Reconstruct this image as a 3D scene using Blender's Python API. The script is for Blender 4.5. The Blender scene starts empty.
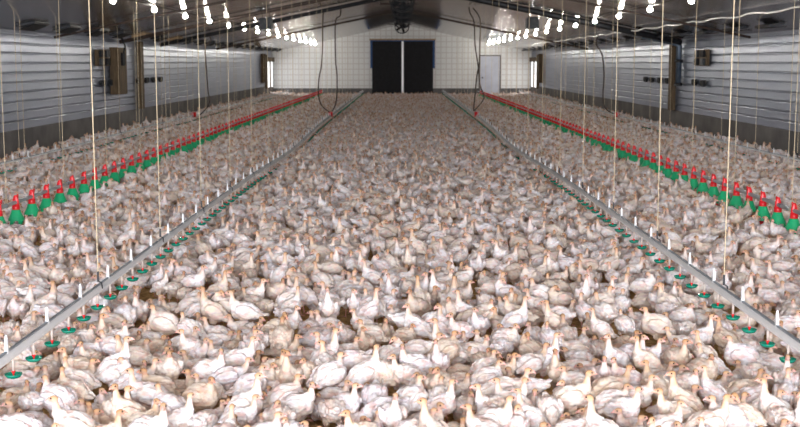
import bpy, bmesh, math, random
import numpy as np
from mathutils import Vector, Matrix, noise

# ---------------------------------------------------------------- camera, world, light, exposure
C = bpy.context.scene.collection
SC = bpy.context.scene
FPX, CAMH = 1200.0, 2.4
PITCH, YAW = math.atan(151 / FPX), math.atan(2 / FPX)
cd = bpy.data.cameras.new('camera'); cam = bpy.data.objects.new('camera', cd); C.objects.link(cam)
cd.sensor_width = 36.0; cd.lens = 36.0 * FPX / 800.0; cd.clip_end = 300
cam.location = (0, 0, CAMH); cam.rotation_euler = (math.pi / 2 - PITCH, 0, YAW)
cd.dof.use_dof = True; cd.dof.focus_distance = 12.0; cd.dof.aperture_fstop = 3.6
SC.camera = cam
w = bpy.data.worlds.new('world'); SC.world = w; w.use_nodes = True
w.node_tree.nodes['Background'].inputs[0].default_value = (0.62, 0.68, 0.85, 1)
w.node_tree.nodes['Background'].inputs[1].default_value = 0.16
def area(name, loc, rot, sx, sy, power, col):
    l = bpy.data.lights.new(name, 'AREA'); l.shape = 'RECTANGLE'; l.size = sx; l.size_y = sy
    l.energy = power; l.color = col
    o = bpy.data.objects.new(name, l); C.objects.link(o); o.location = loc; o.rotation_euler = rot
    return o
# added light panel behind the camera: assumed daylight, near gable built without a door
area('assumed_daylight_behind_camera', (0, -7.6, 2.3), (math.radians(80), 0, 0), 12.0, 3.6, 4700, (0.90, 0.94, 1.0))
# daylight through the two side doorways beside the far gable
area('daylight_side_door', (-8.8, 80.9, 1.75), (0, math.radians(-62), 0), 1.7, 2.6, 60, (0.95, 0.97, 1.0))
area('daylight_side_door', (8.8, 80.9, 1.75), (0, math.radians(62), 0), 1.7, 2.6, 60, (1.0, 0.96, 0.9))
BULB = 290.0
SC.view_settings.view_transform = 'Standard'; SC.view_settings.look = 'None'
SC.view_settings.gamma = 1.0; SC.view_settings.use_curve_mapping = False
SC.view_settings.exposure = 0.40
SC.cycles.use_denoising = True
SC.cycles.max_bounces = 7; SC.cycles.diffuse_bounces = 5; SC.cycles.glossy_bounces = 3
random.seed(7); RNG = np.random.default_rng(11)

# pixel of the 800x427 photo -> ray from the camera
def ray(x, y):
    a = (x - 400) / FPX; b = -(y - 213.5) / FPX
    v = (a, math.cos(PITCH) + math.sin(PITCH) * b, -math.sin(PITCH) + math.cos(PITCH) * b)
    c, s = math.cos(YAW), math.sin(YAW)
    return Vector((c * v[0] - s * v[1], s * v[0] + c * v[1], v[2]))
def at_z(x, y, z): r = ray(x, y); return r * ((z - CAMH) / r.z) + Vector((0, 0, CAMH))
def at_y(x, y, Y): r = ray(x, y); return r * (Y / r.y) + Vector((0, 0, CAMH))
def proj(X, Y, Z):
    c, s = math.cos(YAW), math.sin(YAW); a = c * X + s * Y; b = -s * X + c * Y; z = Z - CAMH
    f = b * math.cos(PITCH) - z * math.sin(PITCH); u = b * math.sin(PITCH) + z * math.cos(PITCH)
    return 400 + FPX * a / f, 213.5 - FPX * u / f

# ---------------------------------------------------------------- dimensions
HW, YB, YE = 9.0, -8.0, 84.0            # half width, near gable, far gable
EAVE, SLOPE, CURB = 3.14, 0.206, 0.84
def bank(x):                                # litter is pushed up along the side walls
    t = min(1, max(0, (abs(x) - 7.0) / 1.8)); return .15 * t * t * (3 - 2 * t)
def ceil_z(x): return EAVE + SLOPE * (HW - abs(x))

# ---------------------------------------------------------------- materials
def mat(name, col=(.5, .5, .5), rough=.6, metal=0.0, emit=None, es=0.0):
    m = bpy.data.materials.new(name); m.use_nodes = True
    b = m.node_tree.nodes['Principled BSDF']
    b.inputs['Base Color'].default_value = (*col, 1); b.inputs['Roughness'].default_value = rough
    b.inputs['Metallic'].default_value = metal
    if emit: b.inputs['Emission Color'].default_value = (*emit, 1); b.inputs['Emission Strength'].default_value = es
    return m
def N(m, t, **kw):
    n = m.node_tree.nodes.new(t)
    for k, v in kw.items(): setattr(n, k, v)
    return n
def L(m, a, b): m.node_tree.links.new(a, b)
def noisy(name, c1, c2, scale, rough=.7, metal=0., bump=0., bscale=None, stretch=(1, 1, 1), detail=4, spread=(.35, .65), rvar=0):
    m = mat(name, c1, rough, metal); b = m.node_tree.nodes['Principled BSDF']
    tc = N(m, 'ShaderNodeTexCoord'); mp = N(m, 'ShaderNodeMapping'); mp.inputs['Scale'].default_value = stretch
    L(m, tc.outputs['Object'], mp.inputs[0])
    n = N(m, 'ShaderNodeTexNoise'); n.inputs['Scale'].default_value = scale; n.inputs['Detail'].default_value = detail
    L(m, mp.outputs[0], n.inputs['Vector'])
    r = N(m, 'ShaderNodeValToRGB'); r.color_ramp.elements[0].position = spread[0]; r.color_ramp.elements[1].position = spread[1]
    r.color_ramp.elements[0].color = (*c1, 1); r.color_ramp.elements[1].color = (*c2, 1)
    L(m, n.outputs['Fac'], r.inputs[0]); L(m, r.outputs[0], b.inputs['Base Color'])
    if rvar:
        mr = N(m, 'ShaderNodeMapRange'); mr.inputs['To Min'].default_value = rough - rvar; mr.inputs['To Max'].default_value = rough + rvar
        L(m, n.outputs['Fac'], mr.inputs['Value']); L(m, mr.outputs[0], b.inputs['Roughness'])
    if bump:
        n2 = N(m, 'ShaderNodeTexNoise'); n2.inputs['Scale'].default_value = bscale or scale; n2.inputs['Detail'].default_value = 3
        L(m, mp.outputs[0], n2.inputs['Vector'])
        bp = N(m, 'ShaderNodeBump'); bp.inputs['Strength'].default_value = bump; bp.inputs['Distance'].default_value = .02
        L(m, n2.outputs['Fac'], bp.inputs['Height']); L(m, bp.outputs[0], b.inputs['Normal'])
    return m

M = {}
M['litter'] = noisy('litter', (.42, .25, .09), (.76, .52, .23), 22, .95, bump=.8, bscale=45, detail=8)
M['siding'] = noisy('ribbed_siding', (.21, .24, .32), (.29, .32, .41), .8, .34, .55, bump=.03, bscale=1.3, stretch=(1, .25, 1), rvar=.05)
M['roof'] = noisy('ceiling_sheet', (.33, .315, .32), (.42, .40, .405), .7, .135, .9, bump=.02, bscale=2.2, rvar=.02)
M['concrete'] = noisy('concrete', (.10, .095, .095), (.165, .155, .15), 1.2, .9, bump=.3, bscale=14)
M['galv'] = noisy('galvanised_tube', (.36, .42, .47), (.48, .54, .59), 6, .42, .65)
M['alu'] = noisy('grey_rail', (.22, .26, .31), (.30, .34, .39), 4, .35, .5)
M['white_pvc'] = noisy('white_plastic', (.86, .87, .89), (.90, .90, .91), 5, .24)
M['arm'] = noisy('pale_pink_plastic', (.56, .47, .42), (.62, .53, .47), 9, .5)
M['fin'] = noisy('fin_plastic', (.72, .73, .76), (.78, .79, .81), 9, .5)
M['tan_plastic'] = noisy('tan_plastic', (.62, .45, .28), (.70, .52, .34), 9, .5)
M['red'] = noisy('red_plastic', (.66, .008, .014), (.74, .012, .020), 8, .35)
M['green'] = noisy('green_plastic', (.012, .40, .16), (.016, .47, .20), 8, .38)
M['teal'] = noisy('teal_plastic', (.004, .22, .145), (.006, .28, .185), 8, .22)
M['cord'] = noisy('tan_cord', (.50, .40, .27), (.66, .55, .38), 30, .9)
M['hose'] = noisy('brown_hose', (.045, .028, .022), (.075, .05, .04), 10, .6)
M['dark'] = noisy('dark_metal', (.010, .011, .014), (.03, .03, .034), 6, .5, .3)
M['black'] = noisy('black_plastic', (.004, .004, .006), (.008, .008, .011), 6, .85)
M['wood'] = noisy('stained_wood', (.055, .033, .014), (.12, .075, .035), 3, .75, stretch=(6, 6, .7), bump=.2, bscale=12)
M['duct'] = noisy('blue_grey_duct', (.06, .085, .12), (.10, .13, .17), 3, .45, .4)
M['tanflap'] = noisy('tan_flap', (.30, .19, .10), (.40, .27, .15), 5, .7)
M['blue'] = noisy('blue_paint', (.005, .045, .16), (.008, .06, .2), 5, .5)
M['door_white'] = noisy('pale_door', (.46, .48, .56), (.54, .56, .64), 2, .5)
M['socket'] = mat('white_socket', (.6, .6, .6), .5)
M['glow'] = mat('bulb_glass', (1, 1, 1), .3, 0, (1.0, .95, .84), BULB)
M['day'] = mat('daylight_opening', (1, 1, 1), .5, 0, (.95, .97, 1.0), 1.25)
# far gable: pale sheet with a grid of seams
def gable_mat():
    m = mat('gable_sheet', (.7, .7, .7), .6); b = m.node_tree.nodes['Principled BSDF']
    tc = N(m, 'ShaderNodeTexCoord'); sp = N(m, 'ShaderNodeSeparateXYZ'); L(m, tc.outputs['Object'], sp.inputs[0])
    def lines(out, period, width):
        a = N(m, 'ShaderNodeMath', operation='DIVIDE'); a.inputs[1].default_value = period; L(m, out, a.inputs[0])
        f = N(m, 'ShaderNodeMath', operation='FRACT'); L(m, a.outputs[0], f.inputs[0])
        l = N(m, 'ShaderNodeMath', operation='LESS_THAN'); l.inputs[1].default_value = width / period; L(m, f.outputs[0], l.inputs[0])
        return l.outputs[0]
    v = lines(sp.outputs['X'], .38, .07); h = lines(sp.outputs['Z'], .38, .07)
    mx = N(m, 'ShaderNodeMath', operation='ADD', use_clamp=True); L(m, v, mx.inputs[0]); L(m, h, mx.inputs[1])
    c = N(m, 'ShaderNodeMix', data_type='RGBA'); c.inputs['A'].default_value = (.74, .75, .74, 1); c.inputs['B'].default_value = (.62, .60, .585, 1)
    L(m, mx.outputs[0], c.inputs['Factor']); L(m, c.outputs['Result'], b.inputs['Base Color'])
    return m
M['gable'] = gable_mat()
# turkey: vertex colours hold the local colours and painted dent shade, noise lays pink skin, cream stains and painted lilac shade between the feathers
def turkey_mat():
    m = mat('turkey_plumage', (.8, .8, .8), .75); b = m.node_tree.nodes['Principled BSDF']
    col = N(m, 'ShaderNodeAttribute', attribute_name='col'); loc = N(m, 'ShaderNodeAttribute', attribute_name='loc')
    fe = N(m, 'ShaderNodeAttribute', attribute_name='feather'); oi = N(m, 'ShaderNodeObjectInfo')
    add = N(m, 'ShaderNodeVectorMath', operation='ADD'); rnd = N(m, 'ShaderNodeMath', operation='MULTIPLY'); rnd.inputs[1].default_value = 37.0
    L(m, oi.outputs['Random'], rnd.inputs[0]); L(m, loc.outputs['Vector'], add.inputs[0]); L(m, rnd.outputs[0], add.inputs[1])
    def ramp(scale, st, p0, p1, detail=3):
        mp = N(m, 'ShaderNodeMapping'); mp.inputs['Scale'].default_value = st; L(m, add.outputs[0], mp.inputs[0])
        n = N(m, 'ShaderNodeTexNoise'); n.inputs['Scale'].default_value = scale; n.inputs['Detail'].default_value = detail
        L(m, mp.outputs[0], n.inputs['Vector'])
        r = N(m, 'ShaderNodeMapRange'); r.inputs['From Min'].default_value = p0; r.inputs['From Max'].default_value = p1
        L(m, n.outputs['Fac'], r.inputs['Value']); k = N(m, 'ShaderNodeMath', operation='MULTIPLY')
        L(m, r.outputs[0], k.inputs[0]); L(m, fe.outputs['Fac'], k.inputs[1]); return k.outputs[0], n
    def mix(fac, a, bcol, amt, blend='MIX'):
        k = N(m, 'ShaderNodeMath', operation='MULTIPLY'); k.inputs[1].default_value = amt; L(m, fac, k.inputs[0])
        x = N(m, 'ShaderNodeMix', data_type='RGBA', blend_type=blend); L(m, k.outputs[0], x.inputs['Factor'])
        L(m, a, x.inputs['A']); x.inputs['B'].default_value = (*bcol, 1); return x.outputs['Result']
    f1, _ = ramp(11, (1, 1, 1), .46, .62); f2, _ = ramp(16, (1, 1, 1.6), .50, .66); f3, n3 = ramp(34, (.45, 1, 1.3), .50, .68, 4)
    c = mix(f1, col.outputs['Color'], (.70, .56, .40), .45)
    c = mix(f2, c, (.68, .42, .38), .65)
    c = mix(f3, c, (.50, .41, .46), .55)  # lilac shadow among ruffled feathers, painted into the colour
    tint = N(m, 'ShaderNodeMix', data_type='RGBA', blend_type='MULTIPLY'); tint.inputs['Factor'].default_value = 1
    L(m, c, tint.inputs['A']); L(m, oi.outputs['Color'], tint.inputs['B'])
    L(m, tint.outputs['Result'], b.inputs['Base Color'])
    bp = N(m, 'ShaderNodeBump'); bp.inputs['Strength'].default_value = .9; bp.inputs['Distance'].default_value = .014
    k = N(m, 'ShaderNodeMath', operation='MULTIPLY'); L(m, n3.outputs['Fac'], k.inputs[0]); L(m, fe.outputs['Fac'], k.inputs[1])
    L(m, k.outputs[0], bp.inputs['Height']); L(m, bp.outputs[0], b.inputs['Normal'])
    b.inputs['Specular IOR Level'].default_value = .25
    return m
M['turkey'] = turkey_mat()

# ---------------------------------------------------------------- mesh helpers
def link_mesh(name, bm, m, parent=None, smooth=False, loc=None):
    me = bpy.data.meshes.new(name); bm.to_mesh(me); bm.free()
    if smooth:
        for p in me.polygons: p.use_smooth = True
    me.materials.append(m)
    o = bpy.data.objects.new(name, me); C.objects.link(o)
    if parent: o.parent = parent
    if loc is not None: o.location = loc
    return o
def add_box(bm, x0, x1, y0, y1, z0, z1, bev=0):
    r = bmesh.ops.create_cube(bm, size=1.0)
    for v in r['verts']:
        v.co = Vector(((x0 + x1) / 2 + v.co.x * (x1 - x0), (y0 + y1) / 2 + v.co.y * (y1 - y0), (z0 + z1) / 2 + v.co.z * (z1 - z0)))
    if bev:
        es = set(e for v in r['verts'] for e in v.link_edges)
        bmesh.ops.bevel(bm, geom=list(es), offset=bev, segments=2, affect='EDGES')
def add_tube(bm, pts, rad, seg=8, caps=True):
    pts = [Vector(p) for p in pts]; rings = []
    for i, p in enumerate(pts):
        t = (pts[min(i + 1, len(pts) - 1)] - pts[max(i - 1, 0)]).normalized()
        u = t.orthogonal().normalized() if i == 0 else (u - t * u.dot(t)).normalized()
        v = t.cross(u); r = rad[i] if isinstance(rad, (list, tuple)) else rad
        rings.append([bm.verts.new(p + (u * math.cos(2 * math.pi * k / seg) + v * math.sin(2 * math.pi * k / seg)) * r) for k in range(seg)])
    for a, b in zip(rings, rings[1:]):
        for k in range(seg): bm.faces.new((a[k], a[(k + 1) % seg], b[(k + 1) % seg], b[k]))
    if caps: bm.faces.new(rings[0][::-1]); bm.faces.new(rings[-1])
def add_lathe(bm, prof, seg=20, c=(0, 0, 0), sx=1, sy=1):
    rings = []
    for r, z in prof:
        if r < 1e-5: rings.append([bm.verts.new((c[0], c[1], c[2] + z))])
        else: rings.append([bm.verts.new((c[0] + sx * r * math.cos(2 * math.pi * k / seg), c[1] + sy * r * math.sin(2 * math.pi * k / seg), c[2] + z)) for k in range(seg)])
    for a, b in zip(rings, rings[1:]):
        for k in range(seg):
            k2 = (k + 1) % seg
            if len(a) == 1 and len(b) == 1: continue
            if len(a) == 1: bm.faces.new((a[0], b[k2], b[k]))
            elif len(b) == 1: bm.faces.new((a[k], a[k2], b[0]))
            else: bm.faces.new((a[k], a[k2], b[k2], b[k]))
def add_ell(bm, c, s, rot=None, seg=20, rings=12):
    r = bmesh.ops.create_uvsphere(bm, u_segments=seg, v_segments=rings, radius=1)
    mt = Matrix.Translation(Vector(c)) @ (rot or Matrix.Identity(4)) @ Matrix.Diagonal((*s, 1))
    bmesh.ops.transform(bm, matrix=mt, verts=r['verts'])
def tag(o, label, cat, group=None, kind=None):
    o['label'] = label; o['category'] = cat
    if group: o['group'] = group
    if kind: o['kind'] = kind
    return o
def struct(o, label=None):
    o['kind'] = 'structure'
    if label: o['label'] = label
    return o
def empty(name, loc=(0, 0, 0), rz=0):
    o = bpy.data.objects.new(name, None); C.objects.link(o); o.location = loc; o.rotation_euler = (0, 0, rz); o.empty_display_size = .1
    return o
def copy_tree(o, parent=None):
    c = o.copy(); C.objects.link(c)
    if parent: c.parent = parent
    for ch in list(o.children): copy_tree(ch, c)
    return c
_o = 'first second third fourth fifth sixth seventh eighth ninth tenth eleventh twelfth thirteenth fourteenth fifteenth sixteenth seventeenth eighteenth nineteenth'.split()
_t = {20: 'twent', 30: 'thirt', 40: 'fort', 50: 'fift', 60: 'sixt', 70: 'sevent', 80: 'eight', 90: 'ninet'}
def ordinal(n):
    if n < 20: return _o[n - 1]
    if n == 100: return 'hundredth'
    if n > 100: return 'hundred-and-' + ordinal(n - 100)
    a, b = n // 10 * 10, n % 10
    return _t[a] + ('ieth' if b == 0 else 'y-' + _o[b - 1])

# ---------------------------------------------------------------- setting
bm = bmesh.new(); bmesh.ops.create_grid(bm, x_segments=60, y_segments=240, size=.5)
for v in bm.verts:
    v.co = Vector((v.co.x * 2 * HW * 1.02, YB + (v.co.y + .5) * (YE - YB), 0))
    v.co.z = .012 * math.sin(v.co.x * 5.1 + v.co.y * 3.3) * math.sin(v.co.y * 4.7 - v.co.x * 2) - .015 + bank(v.co.x)
struct(link_mesh('floor', bm, M['litter'], smooth=True), 'wood shaving litter floor')
def side_wall(s):
    prof = [(0, CURB)]; z = CURB
    while z < EAVE - .12:
        prof += [(.012, z + .004), (.006, z + .08), (.002, z + .165), (-.004, z + .178), (-.045, z + .184), (-.045, z + .212), (.004, z + .218)]; z += .225
    prof.append((0, EAVE + .05))
    bm = bmesh.new(); ys = np.linspace(YB, YE, 60); rows = []
    for y in ys: rows.append([bm.verts.new((s * (HW - p), y, zz)) for p, zz in prof])
    for a, b in zip(rows, rows[1:]):
        for k in range(len(prof) - 1): bm.faces.new((a[k], a[k + 1], b[k + 1], b[k]))
    o = struct(link_mesh('wall_left' if s < 0 else 'wall_right', bm, M['siding']), 'horizontally ribbed metal side wall')
    bm = bmesh.new(); add_box(bm, s * (HW - .04), s * (HW + .3), YB, YE, -.1, CURB)
    struct(link_mesh('baseboard_left' if s < 0 else 'baseboard_right', bm, M['concrete']), 'dark concrete kerb below the siding')
side_wall(-1); side_wall(1)
# ceiling: two slopes of ribbed sheet, ribs running from eave to ridge
bm = bmesh.new(); prev = None; y = YB
prof = []
while y < YE:
    prof += [(y + .03 * k,   .0025 * math.cos(2 * math.pi * k / 8)) for k in range(8)]; y += .24
for (yy, d) in prof:
    row = [bm.verts.new((x, yy, ceil_z(x) + d)) for x in (-HW - .05, -6, -3, 0, 3, 6, HW + .05)]
    if prev and (row[0].co - prev[0].co).length > 1e-4:
        for k in range(6): bm.faces.new((prev[k], prev[k + 1], row[k + 1], row[k]))
        prev = row
    elif not prev: prev = row
struct(link_mesh('ceiling', bm, M['roof'], smooth=True), 'dark glossy ribbed metal ceiling rising to a ridge')
# gables
def gable(name, Y, th, m):
    bm = bmesh.new()
    p = [(-HW - .2, -.1), (HW + .2, -.1), (HW + .2, ceil_z(HW) + .05), (0, ceil_z(0) + .15), (-HW - .2, ceil_z(HW) + .05)]
    a = [bm.verts.new((x, Y, z)) for x, z in p]; b = [bm.verts.new((x, Y + th, z)) for x, z in p]
    bm.faces.new(a); bm.faces.new(b[::-1])
    for k in range(5): bm.faces.new((a[k], b[k], b[(k + 1) % 5], a[(k + 1) % 5]))
    return struct(link_mesh(name, bm, m))
gable('wall_end', YE, .2, M['gable'])['label'] = 'pale gable wall with a grid of seams'
gable('wall_back', YB, -.2, M['concrete'])
bm = bmesh.new(); add_box(bm, -HW, HW, YE - .06, YE, 0, .62); struct(link_mesh('baseboard_end', bm, M['concrete']))
# big black double door of the far gable
d = struct(empty('door_1', (0.04, YE - .08, 0)), 'tall black double doorway with blue edges')
for sx in (-1, 1):
    bm = bmesh.new(); add_box(bm, min(sx * .07, sx * 2.12), max(sx * .07, sx * 2.12), -.05, .02, 0, 3.9, .01)
    for k in range(4): add_box(bm, *(sorted((sx * (.25 + k * .46), sx * (.29 + k * .46)))), -.065, -.04, .1, 3.8)
    link_mesh('door_panel', bm, M['black'], d)
bm = bmesh.new(); add_box(bm, -.07, .07, -.12, .02, 0, 3.85, .01); link_mesh('centre_post', bm, M['white_pvc'], d)
bm = bmesh.new()
add_box(bm, -2.24, -2.10, -.1, .02, 2.0, 3.9); add_box(bm, 2.10, 2.24, -.1, .02, 2.0, 3.9); add_box(bm, -2.24, 2.24, -.1, .02, 3.86, 3.93)
link_mesh('blue_edging', bm, M['blue'], d)
bm = bmesh.new(); add_box(bm, -2.3, 2.3, -.14, .02, 3.93, 4.02); link_mesh('lintel', bm, M['tanflap'], d)
d = struct(empty('door_2', (6.1, YE - .08, 0)), 'pale personnel door right of the black doorway')
bm = bmesh.new(); add_box(bm, -.68, .68, -.02, .03, .1, 2.84)
for k in range(5): add_box(bm, -.58 + k * .27, -.54 + k * .27, -.04, -.01, .2, 2.7)
link_mesh('door_leaf', bm, M['door_white'], d)
bm = bmesh.new()
for x0, x1, z0, z1 in ((-.76, -.68, 0, 2.92), (.68, .76, 0, 2.92), (-.76, .76, 2.84, 2.92)): add_box(bm, x0, x1, -.06, .04, z0, z1)
link_mesh('door_frame', bm, M['concrete'], d)
bm = bmesh.new(); add_ell(bm, (-.52, -.09, 1.35), (.05, .04, .05)); link_mesh('door_handle', bm, M['dark'], d, True)
# tall daylight openings in the side walls beside the far gable
for n, s in ((1, -1), (2, 1)):
    d = struct(empty('window_%d' % n, (s * HW, 0, 0)), 'narrow bright opening at the far corner')
    bm = bmesh.new(); add_box(bm, -.06 if s > 0 else -.02, .02 if s > 0 else .06, 79.6, 83.4, .75, 2.45); link_mesh('window_pane', bm, M['day'], d)
    bm = bmesh.new()
    for (y0, y1, z0, z1) in ((79.2, 79.6, .7, 2.9), (81.4, 81.55, .75, 2.45), (79.2, 83.9, 2.45, 2.75)):
        add_box(bm, -.16 if s > 0 else 0, 0 if s > 0 else .16, y0, y1, z0, z1)
    link_mesh('window_frame', bm, M['wood'], d)
    bm = bmesh.new(); add_box(bm, -.3 if s > 0 else 0, 0 if s > 0 else .3, 77.0, 77.5, 1.1, 2.95); struct(link_mesh('trim_%d' % n, bm, M['wood'], loc=(s * HW, 0, 0)))
# roof cross beams / pipes under the ceiling
def cross_beam(name, Y, s, r, m, drop=.12):
    bm = bmesh.new(); add_tube(bm, [(s * x, Y, ceil_z(x) - drop) for x in (8.9, 6, 3, 0.0)], r, 8)
    struct(link_mesh(name, bm, m, smooth=True), 'pipe running up under the ceiling')
cross_beam('trim_3', 44.5, -1, .075, M['dark']); cross_beam('trim_4', 38.6, 1, .10, M['dark'])
cross_beam('trim_5', 38.2, -1, .06, M['hose']); cross_beam('trim_6', 58, -1, .05, M['hose']); cross_beam('trim_7', 58, 1, .05, M['hose'])
cross_beam('trim_8', 31.0, 1, .03, M['hose']); cross_beam('trim_9', 31.0, -1, .03, M['hose'])
for n, s in ((10, -1), (11, 1)):
    bm = bmesh.new(); add_tube(bm, [(s * 5.87, y, ceil_z(5.87) - .05 + .012 * math.sin(y * 2.1)) for y in np.arange(YB, YE, 1.4)], .016, 6)
    struct(link_mesh('trim_%d' % n, bm, M['hose'], smooth=True), 'conduit the bulbs hang from')
bm = bmesh.new(); add_tube(bm, [(7.27 + .03 * math.sin(y * 1.7), y, ceil_z(7.27) - .10 + .025 * math.sin(y * 2.3)) for y in np.arange(YB, YE, .7)], .022, 6)
tag(link_mesh('electric_cable', bm, M['white_pvc'], smooth=True), 'pale wavy cable running along under the right ceiling slope', 'cable')

# ---------------------------------------------------------------- light bulbs, two rows along the ceiling
bz = ceil_z(5.87)
lb = empty('light_bulb', (0, 0, bz))
bm = bmesh.new(); add_lathe(bm, [(0, 0), (.035, 0), (.035, -.05), (.026, -.07), (0, -.07)], 10); link_mesh('socket', bm, M['socket'], lb, True)
bm = bmesh.new(); add_lathe(bm, [(0, -.07), (.024, -.07), (.03, -.085), (.058, -.125), (.062, -.15), (.05, -.18), (.025, -.198), (0, -.203)], 12); link_mesh('bulb', bm, M['glow'], lb, True)
first = True
for s, side in ((-1, 'left'), (1, 'right')):
    ys = [0.1 + 4.1 * k for k in range(21)]
    n = 0
    for y in ys:
        o = lb if first else copy_tree(lb); first = False
        o.location = (s * 5.87, y, bz)
        if y > 24: n += 1; lab = 'glowing white bulb under the %s ceiling slope, %s one from the camera' % (side, ordinal(n))
        else: lab = 'glowing white bulb nearer than the picture shows, %s ceiling slope' % side
        tag(o, lab, 'light bulb', 'bulbs along the ceiling')

# ---------------------------------------------------------------- ridge fans and other roof gear
def ridge_fan():
    t = empty('ceiling_fan')
    bm = bmesh.new(); add_lathe(bm, [(.42, -.12), (.46, -.16), (.46, .16), (.42, .12), (.40, .0), (.42, -.12)], 24)
    bmesh.ops.rotate(bm, verts=bm.verts, cent=(0, 0, 0), matrix=Matrix.Rotation(math.pi / 2, 3, 'X')); link_mesh('shroud', bm, M['dark'], t, True)
    bm = bmesh.new()
    for k in range(5):
        a = 2 * math.pi * k / 5
        r = bmesh.ops.create_cube(bm, size=1)
        bmesh.ops.transform(bm, matrix=Matrix.Rotation(a, 4, 'Y') @ Matrix.Translation((.22, 0, 0)) @ Matrix.Rotation(.5, 4, 'X') @ Matrix.Diagonal((.34, .012, .15, 1)), verts=r['verts'])
    link_mesh('blades', bm, M['black'], t)
    bm = bmesh.new(); add_ell(bm, (0, .02, 0), (.10, .18, .10)); link_mesh('motor', bm, M['black'], t, True)
    bm = bmesh.new()
    for k in range(1, 6): add_lathe(bm, [(k * .08, -.17), (k * .08 + .008, -.17), (k * .08 + .008, -.162), (k * .08, -.162), (k * .08, -.17)], 24)
    bmesh.ops.rotate(bm, verts=bm.verts, cent=(0, 0, 0), matrix=Matrix.Rotation(-math.pi / 2, 3, 'X'))
    for k in range(6): a = math.pi * k / 6; add_tube(bm, [(.43 * math.cos(a), -.166, .43 * math.sin(a)), (-.43 * math.cos(a), -.166, -.43 * math.sin(a))], .005, 4)
    link_mesh('grille', bm, M['dark'], t)
    bm = bmesh.new(); add_tube(bm, [(-.2, 0, .4), (-.2, 0, 1.0)], .02, 6); add_tube(bm, [(.2, 0, .4), (.2, 0, 1.0)], .02, 6)
    add_tube(bm, [(-.85, 0, .12), (.6, 0, .12)], .03, 6); add_tube(bm, [(-.85, 0, .12), (-.85, 0, .8)], .015, 6)
    link_mesh('hanging_bracket', bm, M['hose'], t)
    return t
fan = ridge_fan()
for i, y in enumerate((32.5, 37.5, 43, 49, 56, 64, 75)):
    o = fan if i == 0 else copy_tree(fan); o.location = (0.0, y, 4.62 if i > 1 else 4.72)
    tag(o, 'dark round circulation fan hung below the ridge, %s from the camera' % ordinal(i + 1), 'fan', 'fans under the ridge')
def heater(loc, lab):
    t = empty('space_heater', loc)
    bm = bmesh.new(); add_box(bm, -.2, .2, -.3, .3, -.22, .16, .03); link_mesh('housing', bm, M['dark'], t)
    bm = bmesh.new()
    for k in range(5): add_box(bm, -.16, .16, -.325, -.30, -.18 + k * .065, -.15 + k * .065)
    link_mesh('louvres', bm, M['dark'], t)
    bm = bmesh.new(); add_tube(bm, [(-.12, 0, .15), (-.12, 0, .38)], .012, 6); add_tube(bm, [(.12, 0, .15), (.12, 0, .38)], .012, 6); link_mesh('hanger', bm, M['hose'], t)
    tag(t, lab, 'heater', 'heaters below the ceiling')
heater((-4.55, 40.6, 3.72), 'dark box heater hung above the left row of bulbs'); heater((4.35, 40.6, 3.74), 'dark box heater hung above the right row of bulbs')

# air inlets along both eaves
def inlet():
    t = empty('air_inlet')
    bm = bmesh.new(); add_box(bm, -.22, .22, -.55, .55, -.01, .05, .01); link_mesh('frame', bm, M['dark'], t)
    bm = bmesh.new(); add_box(bm, -.17, .17, -.55, .55, -.015, 0)
    bmesh.ops.rotate(bm, verts=bm.verts, cent=(.17, 0, 0), matrix=Matrix.Rotation(-.16, 3, 'Y'))
    bmesh.ops.translate(bm, verts=bm.verts, vec=(0, 0, -.01)); link_mesh('flap', bm, M['black'], t)
    return t
il = inlet(); first = True
for s, side in ((-1, 'left'), (1, 'right')):
    for k in range(20):
        o = il if first else copy_tree(il); first = False
        y = 27.3 + 2.85 * k if k else 27.3
        o.location = (s * 8.3, y, ceil_z(8.3) - .06); o.rotation_euler = (0, s * math.atan(SLOPE), math.pi if s > 0 else 0)
        tag(o, 'black flap air inlet in the %s ceiling edge, %s from the camera' % (side, ordinal(k + 1)), 'air inlet', 'air inlets along the eaves')
        if (s, k) in ((-1, 4), (-1, 6)):
            o.children[1].data = o.children[1].data.copy(); o.children[1].data.materials[0] = M['tanflap']; o.children[1]['label'] = 'tan flap'
            o['label'] = 'air inlet with tan flap in the left ceiling edge, %s from the camera' % ordinal(k + 1)

# wall gear
def wall_post(x, y, z0, z1, wy, m, lab, name='wooden_post'):
    bm = bmesh.new(); s = 1 if x > 0 else -1
    add_box(bm, min(x, x - s * .16), max(x, x - s * .16), y - wy / 2, y + wy / 2, z0, z1, .01)
    return tag(link_mesh(name, bm, m), lab, 'post')
wall_post(-8.96, 41.0, .84, 3.1, .42, M['wood'], 'tall dark wooden post against the left ribbed wall')
wall_post(8.96, 39.7, .84, 3.1, .42, M['wood'], 'dark wooden post against the right ribbed wall')
t = empty('air_shaft', (-8.95, 37.5, 0))
bm = bmesh.new(); add_box(bm, 0, .3, -.5, .5, 1.42, 2.86, .01); link_mesh('casing', bm, M['wood'], t)
bm = bmesh.new(); add_box(bm, .29, .36, -.3, .1, 2.3, 2.7, .02); add_tube(bm, [(.3, -.1, 2.5), (.4, -.1, 2.9), (.3, -.1, 3.15)], .03); link_mesh('motor', bm, M['black'], t)
tag(t, 'broad brown wooden shaft with black motor on the left wall', 'air shaft')
t = empty('drain_duct', (8.85, 38.7, 0))
bm = bmesh.new(); add_tube(bm, [(0, 0, 1.65), (0, 0, 2.92), (-.3, 0, 3.06), (-1.2, 0, 3.24)], .09, 12); link_mesh('pipe', bm, M['duct'], t, True)
bm = bmesh.new(); add_lathe(bm, [(.13, 1.65), (.13, 1.75), (.11, 1.75)], 12); link_mesh('collar', bm, M['dark'], t, True)
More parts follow.
